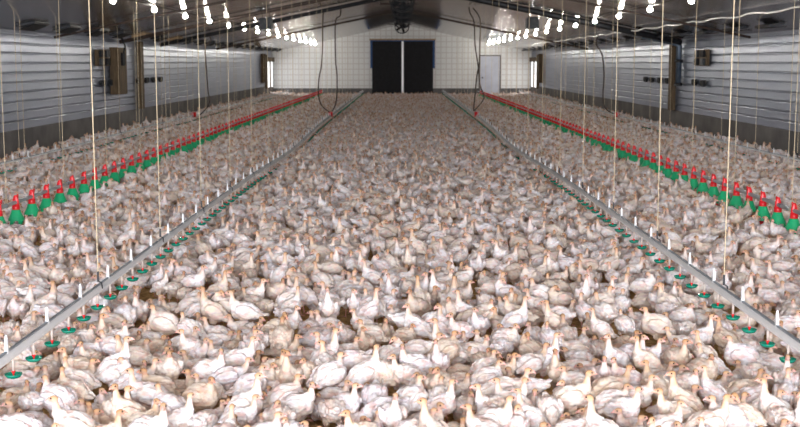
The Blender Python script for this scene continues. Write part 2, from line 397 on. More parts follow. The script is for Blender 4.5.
bm = bmesh.new(); add_lathe(bm, [(.13, 2.4), (.13, 2.5), (.11, 2.5)], 12); link_mesh('collar', bm, M['dark'], t, True)
tag(t, 'blue grey vertical duct beside the post on the right wall', 'duct')
for s, side, y in ((-1, 'left', 36.0), (1, 'right', 36.0)):
    t = empty('control_panel', (s * 8.97, y, 2.3))
    bm = bmesh.new(); x0, x1 = sorted((0, -s * .08)); add_box(bm, x0, x1, -.72, .72, 0, .48, .01); link_mesh('backboard', bm, M['wood'], t)
    for q, (yy, zz, mm) in enumerate(((-.36, .26, 'black'), (.36, .26, 'dark'), (-.36, .02, 'dark'), (.36, .02, 'black'))):
        bm = bmesh.new(); a, b = sorted((-s * .08, -s * .16)); add_box(bm, a, b, yy - .17, yy + .17, zz, zz + .2, .01); link_mesh('box', bm, M[mm], t)
    tag(t, 'brown backboard with four small dark boxes on the %s wall' % side, 'control panel')
hookn = {}
for s, side, lst in ((-1, 'left', [(101, 83), (110, 82), (137, 80.5), (145, 80), (152, 79.5), (159, 79)]), (1, 'right', [(705, 83), (696, 82), (669, 80.5), (661, 80), (653, 79.5), (647, 79)])):
    for i, (px, py) in enumerate(lst):
        r = ray(px, py); p = r * (s * 8.97 / r.x) + Vector((0, 0, CAMH))
        t = empty('switch_box', p)
        bm = bmesh.new(); x0, x1 = sorted((0, -s * .1)); add_box(bm, x0, x1, -.22, .22, -.08, .08, .015); link_mesh('box', bm, M['black'], t)
        bm = bmesh.new(); add_box(bm, x0, x1, -.1, .1, -.11, -.08); add_box(bm, x0 * .6, x1 * .6, -.3, -.22, .02, .05); link_mesh('lever', bm, M['dark'], t)
        tag(t, 'small black switch box on the %s wall, %s from the camera' % (side, ordinal(i + 1)), 'switch box', 'switch boxes on the side walls')

# ---------------------------------------------------------------- feeding lines
FY0, FY1 = 1.0, 82.6
def fz(y): return .45
FEED = {}
def make_feeder():
    t = empty('pan_feeder')
    # red neck: saddle cone over the pipe, cylinder below
    bm = bmesh.new()
    add_lathe(bm, [(0, .105), (.018, .10), (.030, .078), (.042, .04), (.045, -.03)], 18, sy=.55)
    add_lathe(bm, [(.030, -.025), (.050, -.035), (.054, -.105), (.05, -.11), (0, -.11)], 18)
    add_tube(bm, [(.0, .07, .085), (.0, .075, .05)], .016, 8); add_ell(bm, (0, .085, .09), (.014, .014, .02), seg=8, rings=6)
    link_mesh('neck', bm, M['red'], t, True)
    bm = bmesh.new(); seg = 24; prof = [(.052, -.10), (.062, -.115), (.073, -.15), (.090, -.19), (.108, -.225), (.116, -.255)]
    rings = [[bm.verts.new((r * math.cos(2 * math.pi * k / seg), r * math.sin(2 * math.pi * k / seg), z)) for k in range(seg)] for r, z in prof]
    for a, b in zip(rings, rings[1:]):
        for k in range(seg): bm.faces.new((a[k], a[(k + 1) % seg], b[(k + 1) % seg], b[k]))
    low = [bm.verts.new((.122 * math.cos(2 * math.pi * k / seg), .122 * math.sin(2 * math.pi * k / seg), -.305)) for k in range(seg)]
    for k in range(seg):
        if k % 4 < 2: bm.faces.new((rings[-1][k], rings[-1][(k + 1) % seg], low[(k + 1) % seg], low[k]))
    link_mesh('bell', bm, M['green'], t, True)
    bm = bmesh.new(); add_lathe(bm, [(0, -.42), (.10, -.42), (.14, -.40), (.155, -.35), (.16, -.345), (.155, -.34), (.135, -.375), (.05, -.385), (.045, -.33), (0, -.30)], 24)
    for k in range(6): a = k * math.pi / 3 + .2; add_tube(bm, [(.105 * math.cos(a), .105 * math.sin(a), -.29), (.15 * math.cos(a), .15 * math.sin(a), -.345)], .006, 5)
    link_mesh('pan', bm, M['red'], t, True)
    return t
proto_feeder = make_feeder(); first = True
for s, side, X in ((-1, 'left', -5.43), (1, 'right', 5.2)):
    t = empty('feed_pipe', (X, 0, 0))
    bm = bmesh.new(); add_tube(bm, [(0, y, fz(y)) for y in np.linspace(FY0, FY1, 40)], .028, 12); link_mesh('tube', bm, M['galv'], t, True)
    for k in range(26):
        y = FY0 + .35 + 3 * k
        bm = bmesh.new(); add_tube(bm, [(0, y - .03, fz(y)), (0, y + .03, fz(y))], .033, 12); link_mesh('coupling', bm, M['alu'], t, True)
    tag(t, 'grey feed auger pipe carrying red and green feeders, %s side of the barn' % side, 'pipe')
    fs = .727 if s < 0 else .69; y = 16.75 - 9 * fs if s < 0 else 17.18 - 10 * fs; n = 0; FEED[X] = []
    y0 = y
    for k in range(102):
        y = y0 + fs * k
        if y > 82: break
        o = proto_feeder if first else copy_tree(proto_feeder); first = False
        o.location = (X, y, fz(y)); o.rotation_euler = (0, 0, random.uniform(-.15, .15))
        FEED[X].append(y)
        if proj(X, y, .4)[0] < -6 or proj(X, y, .4)[0] > 806: lab = 'red and green pan feeder just outside the picture on the %s feed pipe' % side
        else: n += 1; lab = 'red and green pan feeder on the %s feed pipe, %s from the camera' % (side, ordinal(n))
        tag(o, lab, 'feeder', 'pan feeders on the feed pipes')

# ---------------------------------------------------------------- drinking lines
def sag(y):
    return -.13 * math.exp(-((y - 29) / 6.5) ** 2)
def dz(y, inner): return .47 + (sag(y) if inner else .015 * math.sin(y * .4))
def fin_mesh():
    bm = bmesh.new()
    pr = [(-.018, -.03), (-.016, .03), (-.010, .075), (-.004, .098), (.004, .098), (.010, .075), (.016, .03), (.018, -.03)]
    a = [bm.verts.new((-.012, y, z)) for y, z in pr]; b = [bm.verts.new((.012, y, z)) for y, z in pr]
    bm.faces.new(a); bm.faces.new(b[::-1])
    for k in range(len(pr)): bm.faces.new((a[k], b[k], b[(k + 1) % len(pr)], a[(k + 1) % len(pr)]))
    for v in bm.verts:
        if v.co.z > .02: v.co.x *= .35 if v.co.z > .09 else .7; v.co.y *= .45 if v.co.z > .09 else .75
    return bm
def cup_mesh():
    bm = bmesh.new(); add_lathe(bm, [(0, -.200), (.022, -.200), (.045, -.192), (.057, -.177), (.060, -.167), (.056, -.167), (.042, -.180), (.015, -.185), (0, -.184)], 20)
    return bm
def arm_mesh():
    bm = bmesh.new(); add_tube(bm, [(0, 0, -.045), (0, 0, -.148)], [.012, .009], 8); return bm
def nip_mesh():
    bm = bmesh.new(); add_tube(bm, [(0, 0, -.147), (0, 0, -.157), (0, 0, -.166), (0, 0, -.186)], [.013, .013, .006, .004], 8); return bm
def data_of(bm, m):
    me = bpy.data.meshes.new('m'); bm.to_mesh(me); bm.free(); me.materials.append(m)
    for p in me.polygons: p.use_smooth = True
    return me
D_fin, D_cup, D_arm, D_nip = data_of(fin_mesh(), M['fin']), data_of(cup_mesh(), M['teal']), data_of(arm_mesh(), M['arm']), data_of(nip_mesh(), M['red'])
for p in D_fin.polygons: p.use_smooth = False
def child(name, data, parent, loc):
    o = bpy.data.objects.new(name, data); C.objects.link(o); o.parent = parent; o.location = loc; return o
WATER = []
for side, X, inner, cup0 in (('inner left', -2.64, True, 7.95), ('inner right', 2.755, True, 7.90), ('outer left', -7.7, False, 22.5), ('outer right', 7.95, False, 22.5)):
    t = empty('drinking_line', (X, 0, 0)); y0 = 3.0 if inner else 12.0
    ys = np.arange(y0, 82.5, .6)
    def sweep(x0, x1, z0, z1, tp=1.0):
        bm = bmesh.new(); rows = []
        sec = [(x0, z0), (x1, z0), (x1 * tp, z1), (x0 * tp, z1)]
        for y in ys: rows.append([bm.verts.new((a, y, dz(y, inner) + b)) for a, b in sec])
        for p, q in zip(rows, rows[1:]):
            for k in range(4): bm.faces.new((p[k], p[(k + 1) % 4], q[(k + 1) % 4], q[k]))
        bm.faces.new(rows[0][::-1]); bm.faces.new(rows[-1]); return bm
    pr = .030 if inner else .016
    q = 1 if inner else .5; bm = bmesh.new(); rows = []
    sec = [(.009, .003), (.020, -.004), (.036 * q, -.022 * q), (.036 * q, -.040 * q), (.026 * q, -.048 * q)]; sec = sec + [(-a, b) for a, b in sec[::-1]]
    for y in ys: rows.append([bm.verts.new((a, y, dz(y, inner) + b)) for a, b in sec])
    for p, r in zip(rows, rows[1:]):
        for k in range(len(sec)): bm.faces.new((p[k], p[(k + 1) % len(sec)], r[(k + 1) % len(sec)], r[k]))
    link_mesh('white_pipe', bm, M['white_pvc'], t)
    link_mesh('clip_strip', sweep(-.010, .010, -.004, .004, .9), M['white_pvc'], t)
    bm = bmesh.new(); add_tube(bm, [(0, y, dz(y, inner) + .013) for y in ys], .011, 10); link_mesh('rail', bm, M['alu'], t, True)
    step = {'inner left': .455, 'inner right': .478}.get(side, .49); n = 0; y = cup0 - step * (10 if inner else 20)
    rest = []
    while y < 82:
        if n < 100:
            a = child('nipple_arm', D_arm, t, (0, y, dz(y, inner))); child('nipple', D_nip, a, (0, 0, 0)); child('cup', D_cup, t, (0, y, dz(y, inner)))
        else: rest.append(y)
        n += 1; y += step
    bmc = bmesh.new()
    for yy in rest: add_lathe(bmc, [(0, -.200), (.045, -.192), (.060, -.167), (0, -.18)], 8, (0, yy, dz(yy, inner)))
    o = link_mesh('cup', bmc, M['teal'], t, True); o['kind'] = 'stuff'
    fin0, fst = {'inner left': (9.69, .93), 'inner right': (9.55, .90)}.get(side, (22.7, .98)); y = fin0 - fst * (7 if inner else 10); n = 0
    while y < 82 and n < 100: child('fin', D_fin, t, (0, y, dz(y, inner) + .03)); y += fst; n += 1
    bm = bmesh.new(); add_tube(bm, [(0, 44.5, dz(44.5, inner) + .12), (0, 44.5, dz(44.5, inner) - .06)], .08, 10); add_tube(bm, [(0, 44.3, .5), (0, 44.7, .5)], .06, 10)
    link_mesh('pressure_regulator', bm, M['red'], t, True)
    tag(t, 'white nipple drinking line with green cups, %s line of the barn' % side, 'drinking line', 'drinking lines'); WATER.append((side, X, inner))

# cords that carry the lines
def cord(X, y, z, label, kind):
    t = empty('hanging_cord', (X, y, 0))
    zc = ceil_z(X) - .01; j = random.uniform(-.02, .02)
    bm = bmesh.new(); add_tube(bm, [(0, 0, z + .12), (j * .3, 0, z + (zc - z) * .5), (j, 0, zc)],   .0045, 6)
    link_mesh('string', bm, M['cord'], t)
    bm = bmesh.new()
    if kind == 'feed':
        add_tube(bm, [(.0, -.06, z + .02), (0, -.05, z + .05), (0, 0, z + .13), (0, .05, z + .05), (0, .06, z + .02)], .004, 5)
        add_tube(bm, [(.033 * math.cos(a), 0, z + .033 * math.sin(a)) for a in np.linspace(0, 2 * math.pi, 12)], .004, 5, False)
        link_mesh('loop', bm, M['cord'], t)
    else:
        add_box(bm, -.008, .008, -.008, .008, z + .04, z + .13); add_tube(bm, [(0, 0, z + .045), (.03, 0, z + .03), (.034, 0, z - .02), (.0, 0, z - .055), (-.02, 0, z - .045)], .006, 6)
        link_mesh('hook', bm, M['dark'], t)
    tag(t, label, 'cord', 'cords carrying the lines')
for s, side, X, y0, st in ((-1, 'left', -5.43, 16.35, 2.83), (1, 'right', 5.2, 15.9, 2.8)):
    for k in range(18): y = y0 + st * k; cord(X, y, fz(y), 'tan cord looped to the %s feed pipe, %s from the camera' % (side, ordinal(k + 1)), 'feed')
for side, X, inner in WATER:
    y0, st = (10.27 if X < 0 else 10.12, 2.7) if inner else (24.1, 2.9)
    for k in range(20 if inner else 14):
        y = y0 + st * k; cord(X, y, dz(y, inner) - .0, 'tan cord hooked to the %s drinking line, %s from the camera' % (side, ordinal(k + 1)), 'water')
# a few more long tan lines seen against the ceiling (winch returns)
for i, (px, yb) in enumerate(((137, 30), (24, 26), (171, 33), (586, 36), (544, 50), (789, 21.5))):
    X = {137: -6.6, 24: -8.1, 171: -6.4, 586: 5.6, 544: 5.9, 789: 6.95}[px]
    yb = FPX * abs(X) / abs(402 - px)
    bm = bmesh.new(); add_tube(bm, [(X, yb, .25), (X, yb, ceil_z(X) - .01)], .005, 6)
    tag(link_mesh('hanging_cord', bm, M['cord']), 'thin tan cord hanging to the flock, %s such from the left' % ordinal([24, 137, 171, 544, 586, 789].index(px) + 1), 'cord', 'loose cords')

# brown water hoses dropping from the roof pipe
for lab, Y, pts in (('brown hose bending down to the inner left drinking line, outer of its pair', 44.5, [(325, 9), (323, 16), (322.5, 45), (321.5, 65), (319, 78), (318.5, 95), (322, 106), (331, 113)]),
                    ('brown hose bending down to the inner left drinking line, inner of its pair', 44.7, [(341, 8), (340, 16), (335.5, 22), (335.5, 60), (337, 75), (336.5, 100), (332, 112)]),
                    ('brown hose crossing its neighbour above the inner right drinking line, outer at the floor', 44.6, [(469, 7), (470, 13), (474, 22), (475, 45), (478, 65), (480, 85), (484, 98), (474, 111)]),
                    ('brown hose crossing its neighbour above the inner right drinking line, inner at the floor', 44.3, [(473, 8), (480, 19), (480, 40), (479.5, 62), (477, 75), (474.5, 100), (473.5, 111)]),
                    ('brown hose hanging down before the left ribbed wall', 44.5, [(207, 33), (211, 40), (205.5, 48), (206.5, 70), (208, 90), (209, 104), (200, 115)]),
                    ('brown hose hanging down before the right ribbed wall', 44.5, [(598, 36), (596, 44), (602, 55), (604, 75), (603, 95), (605, 108), (614, 114)])):
    P = [at_y(x, y, Y) for x, y in pts]
    cs = []                                   # Catmull-Rom smoothing
    for i in range(len(P) - 1):
        a, b, c_, d_ = P[max(i - 1, 0)], P[i], P[i + 1], P[min(i + 2, len(P) - 1)]
        for u in (0, .25, .5, .75): cs.append(.5 * ((2 * b) + (c_ - a) * u + (2 * a - 5 * b + 4 * c_ - d_) * u * u + (3 * b - a - 3 * c_ + d_) * u ** 3))
    cs.append(P[-1])
    bm = bmesh.new(); add_tube(bm, cs, .024, 8); tag(link_mesh('water_hose', bm, M['hose'], smooth=True), lab, 'hose', 'water hoses from the roof')

# ---------------------------------------------------------------- young turkeys
def rotY(deg): return Matrix.Rotation(math.radians(deg), 4, 'Y')
# pose: body height, pitch (deg, nose up), neck points in x,z, head yaw, head pitch, legs, tail lift
POSES = {
 'stand':    dict(bz=.20, pitch=14, neck=[(.07, .235), (.112, .27), (.122, .315), (.128, .355)], yaw=0, hp=4),
 'lookleft': dict(bz=.20, pitch=14, neck=[(.07, .235), (.110, .27), (.118, .315), (.122, .350)], yaw=62, hp=4),
 'lookright':dict(bz=.20, pitch=14, neck=[(.07, .235), (.110, .27), (.118, .315), (.122, .350)], yaw=-62, hp=2),
 'tall':     dict(bz=.205, pitch=30, neck=[(.06, .26), (.092, .30), (.098, .36), (.102, .405)], yaw=0, hp=10),
 'tallturn': dict(bz=.205, pitch=28, neck=[(.06, .26), (.090, .30), (.096, .355), (.098, .395)], yaw=45, hp=5),
 'walk':     dict(bz=.205, pitch=6, neck=[(.08, .225), (.135, .245), (.165, .285), (.178, .325)], yaw=0, hp=-6),
 'sit':      dict(bz=.105, pitch=8, neck=[(.08, .13), (.118, .16), (.126, .205), (.132, .235)], yaw=0, hp=0, sit=1),
 'sitturn':  dict(bz=.105, pitch=8, neck=[(.08, .13), (.116, .16), (.122, .20), (.124, .230)], yaw=70, hp=-4, sit=1),
 'sitturnb': dict(bz=.105, pitch=8, neck=[(.08, .13), (.116, .16), (.122, .20), (.124, .230)], yaw=-55, hp=0, sit=1),
 'sitlow':   dict(bz=.10, pitch=3, neck=[(.08, .12), (.120, .135), (.140, .155), (.15, .17)], yaw=15, hp=-8, sit=1),
 'peck':     dict(bz=.20, pitch=-14, neck=[(.08, .19), (.135, .165), (.165, .115), (.18, .075)], yaw=0, hp=-55),
 'preen':    dict(bz=.20, pitch=12, neck=[(.07, .235), (.110, .275), (.10, .315), (.065, .325)], yaw=150, hp=-30),
 'fluffed':  dict(bz=.195, pitch=18, neck=[(.06, .235), (.090, .265), (.098, .295), (.104, .32)], yaw=-20, hp=0, fat=1.14),
}
DESCR = {'stand': 'standing upright', 'lookleft': 'standing, head turned', 'lookright': 'standing, head turned',
         'tall': 'stretched tall', 'tallturn': 'stretched tall', 'walk': 'striding with neck forward', 'sit': 'sitting, neck raised',
         'sitturn': 'sitting with head turned', 'sitturnb': 'sitting with head turned', 'sitlow': 'crouched low', 'peck': 'pecking head down',
         'preen': 'preening its back', 'fluffed': 'standing plump with short neck'}
ev = lambda o: bpy.data.meshes.new_from_object(o.evaluated_get(bpy.context.evaluated_depsgraph_get()))
def mesh_np(me):
    n = len(me.vertices); co = np.empty(n * 3, np.float32); me.vertices.foreach_get('co', co)
    me.calc_loop_triangles(); t = np.empty(len(me.loop_triangles) * 3, np.int32); me.loop_triangles.foreach_get('vertices', t)
    return co.reshape(-1, 3), t.reshape(-1, 3)
def run_mods(me_or_bm, mods):
    if isinstance(me_or_bm, bmesh.types.BMesh):
        me = bpy.data.meshes.new('tmp'); me_or_bm.to_mesh(me); me_or_bm.free()
    else: me = me_or_bm
    o = bpy.data.objects.new('tmp', me); C.objects.link(o)
    for typ, kw in mods:
        md = o.modifiers.new('m', typ)
        for k, v in kw.items(): setattr(md, k, v)
    r = ev(o); bpy.data.objects.remove(o); return r

WHITE = np.array((.83, .82, .84)); CREAM = np.array((.68, .56, .42)); PINKW = np.array((.76, .62, .56)); NAPE = np.array((.57, .40, .26))
HEADT = np.array((.50, .31, .18)); FACE = np.array((.58, .37, .30)); BEAK = np.array((.74, .40, .36)); LEG = np.array((.66, .36, .30))
def build_pose(name, P):
    bm = bmesh.new(); fat = P.get('fat', 1); bz = P['bz']; sit = P.get('sit', 0)
    R = Matrix.Translation((0, 0, bz)) @ rotY(-P['pitch'])
    def E(c, s, r=None): add_ell(bm, (0, 0, 0), s, R @ Matrix.Translation(c) @ (r or Matrix.Identity(4)))
    E((0, 0, .002), (.116 * fat, .080 * fat, .088 * fat)); E((.068, 0, -.008), (.068 * fat, .066 * fat, .078 * fat)); E((-.075, 0, .008), (.062, .056, .054))
    E((-.140, 0, .016), (.062, .034, .016), rotY(8)); E((-.118, 0, .004), (.046, .042, .028))
    for s in (-1, 1):
        E((-.012, s * .074 * fat, .014), (.098, .020, .058), rotY(-6) @ Matrix.Rotation(s * .10, 4, 'Z'))
        E((.045, s * .072 * fat, .014), (.045, .020, .048)); E((-.098, s * .054, .008), (.072, .014, .028), rotY(-4) @ Matrix.Rotation(s * -.18, 4, 'Z'))
        if not sit: add_ell(bm, (.004, s * .045, bz - .062), (.040, .028, .056))
        else: add_ell(bm, (.03, s * .055, .045), (.06, .035, .045))
    nk = P['neck']
    for i in range(len(nk) - 1):              # tapering neck as overlapping balls
        for u in np.linspace(0, 1, 7):
            t = (i + u) / (len(nk) - 1); r = .046 * (1 - t) ** 1.8 + .0165 + .002 * t
            x = nk[i][0] * (1 - u) + nk[i + 1][0] * u; z = nk[i][1] * (1 - u) + nk[i + 1][1] * u
            add_ell(bm, (x, 0, z), (r, r * .95, r), seg=12, rings=8)
    hx, hz = nk[-1]; HM = Matrix.Translation((hx, 0, hz + .012)) @ Matrix.Rotation(math.radians(P['yaw']), 4, 'Z') @ rotY(-P['hp'])
    add_ell(bm, (0, 0, 0), (.030, .0205, .0225), HM @ Matrix.Translation((.008, 0, .002)))
    add_ell(bm, (0, 0, 0), (.018, .014, .014), HM @ Matrix.Translation((.030, 0, -.005)))
    me = run_mods(bm, [('REMESH', dict(mode='VOXEL', voxel_size=.0058)), ('SMOOTH', dict(factor=.5, iterations=2)), ('DECIMATE', dict(ratio=.42))])
    co, tr = mesh_np(me)
    HI = np.array(HM.inverted()); RI = np.array(R.inverted())
    hl = np.c_[co, np.ones(len(co))] @ HI.T; bl = np.c_[co, np.ones(len(co))] @ RI.T
    npts = np.array([(x, 0, z) for x, z in nk]); dn = np.min(np.linalg.norm(co[:, None] - np.concatenate([npts[i] + (npts[i + 1] - npts[i]) * u for i in range(3) for u in np.linspace(0, 1, 8)]).reshape(-1, 3)[None], axis=2), axis=1)
    col = np.tile(WHITE, (len(co), 1)); fe = np.ones(len(co))
    # pinkish bare line where the wing lies on the flank, cream belly and rump
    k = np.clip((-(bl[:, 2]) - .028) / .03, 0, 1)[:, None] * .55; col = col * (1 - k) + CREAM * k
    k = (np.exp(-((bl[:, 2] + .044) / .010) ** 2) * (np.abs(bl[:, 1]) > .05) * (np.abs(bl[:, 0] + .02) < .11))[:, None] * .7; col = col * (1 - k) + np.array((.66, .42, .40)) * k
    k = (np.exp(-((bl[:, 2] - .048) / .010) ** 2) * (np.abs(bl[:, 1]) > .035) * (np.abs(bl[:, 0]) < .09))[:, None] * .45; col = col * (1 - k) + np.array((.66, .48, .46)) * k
    zt = np.clip(1 - dn / .034, 0, 1); up = np.clip((np.arange(len(co)) * 0 + (co[:, 0] - nk[1][0]) * 0 + np.linalg.norm(co - npts[0], axis=1) - .05) / .05, 0, 1)
    # neck: pale pink throat, tan nape
    dirn = np.interp(co[:, 2], [p[1] for p in nk] if nk[-1][1] > nk[0][1] else [p[1] for p in nk][::-1], [p[0] for p in nk] if nk[-1][1] > nk[0][1] else [p[0] for p in nk][::-1])
    front = np.clip((co[:, 0] - dirn) / .014 * .5 + .5, 0, 1)[:, None]
    nc = PINKW * front + NAPE * (1 - front)
    isn = np.clip((.042 - dn) / .016, 0, 1) * np.clip((np.linalg.norm(co - npts[0], axis=1) - .035) / .05, 0, 1); k = isn[:, None] * .9; col = col * (1 - k) + nc * k; fe *= 1 - isn * .85
    hd = np.sqrt((hl[:, 0] - .012) ** 2 / .052 ** 2 + hl[:, 1] ** 2 / .03 ** 2 + (hl[:, 2] - .0) ** 2 / .030 ** 2); ish = (hd < 1.0)
    crown = np.clip((hl[:, 2] + .002) / .02 + .35 - hl[:, 0] * 8, 0, 1)[:, None]; hc = HEADT * crown + FACE * (1 - crown)
    k = (np.clip((1.05 - hd) / .15, 0, 1))[:, None]; col = col * (1 - k) + hc * k; fe = fe * (1 - k[:, 0])
    nrm = np.zeros_like(co); fn = np.cross(co[tr[:, 1]] - co[tr[:, 0]], co[tr[:, 2]] - co[tr[:, 0]])
    for q in range(3): np.add.at(nrm, tr[:, q], fn)
    nrm /= np.maximum(np.linalg.norm(nrm, axis=1), 1e-9)[:, None]; sd = sum(map(ord, name))
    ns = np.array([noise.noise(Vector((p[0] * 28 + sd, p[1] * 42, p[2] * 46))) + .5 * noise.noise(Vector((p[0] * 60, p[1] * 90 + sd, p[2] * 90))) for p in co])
    co = co + nrm * (ns * .0085 * fe)[:, None]; dent_shade = np.clip(-ns * 1.6 - .25, 0, 1)[:, None] * fe[:, None] * .55
    col = col * (1 - dent_shade) + np.array((.50, .42, .42)) * dent_shade  # shade in the plumage dents, painted into the vertex colours
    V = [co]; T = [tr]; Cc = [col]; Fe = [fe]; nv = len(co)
    def extra(bm2, c):
        nonlocal nv
        m2 = bpy.data.meshes.new('x'); bm2.to_mesh(m2); bm2.free(); a, t = mesh_np(m2)
        V.append(a); T.append(t + nv); Cc.append(np.tile(np.array(c), (len(a), 1))); Fe.append(np.zeros(len(a))); nv += len(a)
    b2 = bmesh.new(); add_tube(b2, [(.036, 0, -.003), (.048, 0, -.005), (.058, 0, -.010), (.063, 0, -.016)], [.0100, .0075, .0045, .001], 8)
    add_tube(b2, [(.036, 0, .006), (.044, 0, .008), (.050, 0, .004)], [.004, .0035, .001], 6); bmesh.ops.transform(b2, matrix=HM, verts=b2.verts); extra(b2, BEAK)
    for s in (-1, 1):
        b2 = bmesh.new(); add_ell(b2, (.022, s * .0175, .006), (.0062, .004, .0062), seg=8, rings=6); bmesh.ops.transform(b2, matrix=HM, verts=b2.verts); extra(b2, (.012, .010, .012))
        b2 = bmesh.new()
        if not sit:
            st = .035 * s if name == 'walk' else 0
            add_tube(b2, [(.004, s * .045, bz - .09), (-.008 + st * .5, s * .045, .075), (.004 + st, s * .046, .012)], [.010, .008, .007], 8); fx, fy = .004 + st, s * .046
        else: fx, fy = .09, s * .05
        for a in (-28, 0, 28, 180):
            l = .05 if a != 180 else .022; a = math.radians(a); add_tube(b2, [(fx, fy, .012), (fx + l * .6 * math.cos(a), fy + l * .6 * math.sin(a), .008), (fx + l * math.cos(a), fy + l * math.sin(a), .003)], [.006, .005, .002], 6)
        extra(b2, LEG)
    return np.concatenate(V), np.concatenate(T), np.concatenate(Cc), np.concatenate(Fe), (hx, hz + .012)
def make_mesh(name, V, T, col, fe, loc):
    me = bpy.data.meshes.new(name); me.vertices.add(len(V)); me.vertices.foreach_set('co', V.astype(np.float32).ravel())
    me.loops.add(len(T) * 3); me.loops.foreach_set('vertex_index', T.astype(np.int32).ravel())
    me.polygons.add(len(T)); me.polygons.foreach_set('loop_start', np.arange(0, len(T) * 3, 3, dtype=np.int32)); me.update(calc_edges=True)
    me.polygons.foreach_set('use_smooth', np.ones(len(T), bool))
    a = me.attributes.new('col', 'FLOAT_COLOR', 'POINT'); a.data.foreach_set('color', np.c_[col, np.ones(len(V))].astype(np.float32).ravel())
    a = me.attributes.new('loc', 'FLOAT_VECTOR', 'POINT'); a.data.foreach_set('vector', loc.astype(np.float32).ravel())
    a = me.attributes.new('feather', 'FLOAT', 'POINT'); a.data.foreach_set('value', fe.astype(np.float32))
    me.materials.append(M['turkey']); return me
def read_attr(me):
    n = len(me.vertices); c = np.empty(n * 4, np.float32); me.attributes['col'].data.foreach_get('color', c); f = np.empty(n, np.float32); me.attributes['feather'].data.foreach_get('value', f)
    return c.reshape(-1, 4)[:, :3], f
PM, LOD, HEADP = {}, {}, {}
for nm, P in POSES.items():
    V, T, col, fe, hp = build_pose(nm, P); HEADP[nm] = hp
    PM[nm] = make_mesh('young_turkey', V, T, col, fe, V); LOD[nm] = []
    for verts in (750, 300, 130):
        r = min(1, verts / len(V)); d_ = run_mods(PM[nm].copy(), [('DECIMATE', dict(ratio=r))]); a, t = mesh_np(d_); c_, f_ = read_attr(d_); LOD[nm].append((a, t, c_, f_))

# birds read off the photograph: x, y of the head (or of the back for P), facing, pose letter
UP = ['stand', 'fluffed', 'lookleft', 'lookright', 'fluffed', 'sit', 'stand']; DN = ['sit', 'sitturn', 'sitturnb', 'sit', 'sitlow']
PL = {'S': UP, 'T': ['tall', 'tallturn'], 'W': ['walk'], 'D': DN, 'P': ['peck', 'preen', 'peck', 'fluffed']}
ANG = {'R': 0, 'L': 180, 'F': -90, 'B': 90}
def parse(txt, x0, y0):
    out = []
    for it in txt.split():
        x, y, f = it.split(','); out.append((x0 + float(x) / 4, y0 + float(y) / 4, f[0], f[1]))
    return out
SEEN = parse('75,30,FS 505,10,RS 590,10,RD 745,45,FS 775,85,LD 365,25,RS 420,45,LS 515,75,RT 555,50,RD 585,90,RD 650,70,RD 690,90,FD 655,115,RD 735,130,LD 325,95,FS 270,125,LS 365,160,RD 245,125,RD 455,190,RP 565,170,RD 578,205,LS 525,205,LS 640,200,RD 200,235,LS 470,260,LT 505,285,RS 410,280,FD 220,320,LS 70,330,LS 60,365,FD 130,200,RD 95,250,RD 155,260,RD 125,310,BP 310,325,FD 355,340,LD 385,365,RD 475,370,RS 635,320,RS 745,205,LD 780,235,RD 785,300,RT 690,330,LP 80,410,RP 325,415,RD', 0, 320)
SEEN += parse('85,125,RS 105,55,RD 60,75,RD 210,75,RS 235,20,RD 200,160,RW 230,130,RD 145,150,RD 240,185,RS 290,185,RS 265,155,RD 315,155,LD 215,230,RT 320,215,RD 325,130,FS 385,125,FT 400,110,RD 415,165,FS 360,230,RS 305,270,FS 430,255,RS 455,265,RD 400,270,FD 450,65,LS 450,100,LS 485,95,RD 390,65,RD 515,20,RD 565,35,RT 620,80,RS 650,35,FS 700,105,RT 655,175,LD 575,250,RS 615,270,FS 635,240,FD 665,260,RD 715,245,FS 530,340,BP 210,310,RS 265,335,FS 215,375,FD 155,385,FD 335,400,FS 450,405,LD 580,390,FD 625,405,RD 710,330,LP 90,345,LD 160,410,FD 770,200,BP 40,380,BP 320,60,BP', 200, 320)
SEEN += parse('15,155,LS 15,95,RD 125,10,LT 190,20,FD 245,60,RS 320,50,LD 155,85,FT 285,115,RD 360,120,RS 340,70,RD 450,20,RS 410,85,BP 515,15,FS 530,110,BP 600,60,BP 645,60,LS 430,150,RD 515,150,RD 375,180,RS 285,190,RD 430,195,LD 430,235,RD 720,180,LD 690,205,LS 750,215,RS 780,165,RD 50,215,LS 95,255,RD 135,215,RD 235,215,RD 215,245,RT 290,225,RD 270,260,FD 335,265,LS 385,245,LS 370,340,BP 485,230,RS 525,215,RW 475,285,LT 535,285,FD 450,325,RS 310,290,FD 95,325,LT 150,340,RD 290,345,LS 650,250,FS 600,330,FP 750,310,LT 720,360,FD 770,355,RS 275,400,RD 335,405,FD 625,405,RD 690,385,FD 450,400,BP', 400, 320)
SEEN += parse('155,75,LT 145,50,RD 180,65,FS 240,85,RS 270,70,FD 270,35,LW 300,80,RD 325,85,FS 295,120,RD 340,135,RD 390,50,LT 345,20,BP 390,190,RD 280,175,RD 330,190,RD 25,155,FS 65,165,LS 110,190,RW 170,165,LS 210,230,RS 15,245,RD 105,265,RS 150,280,RS 235,285,LS 300,215,LT 430,195,LT 490,210,RD 485,300,RS 440,320,LS 570,370,LP 455,150,FS 650,240,LT 715,215,FD 715,295,RS 750,150,FT 790,295,LT 730,370,BP 85,365,LS 175,395,RD 210,400,FS 315,405,FD 405,400,FS 320,340,RS 540,100,BP 610,200,BP 590,300,RD', 600, 320)
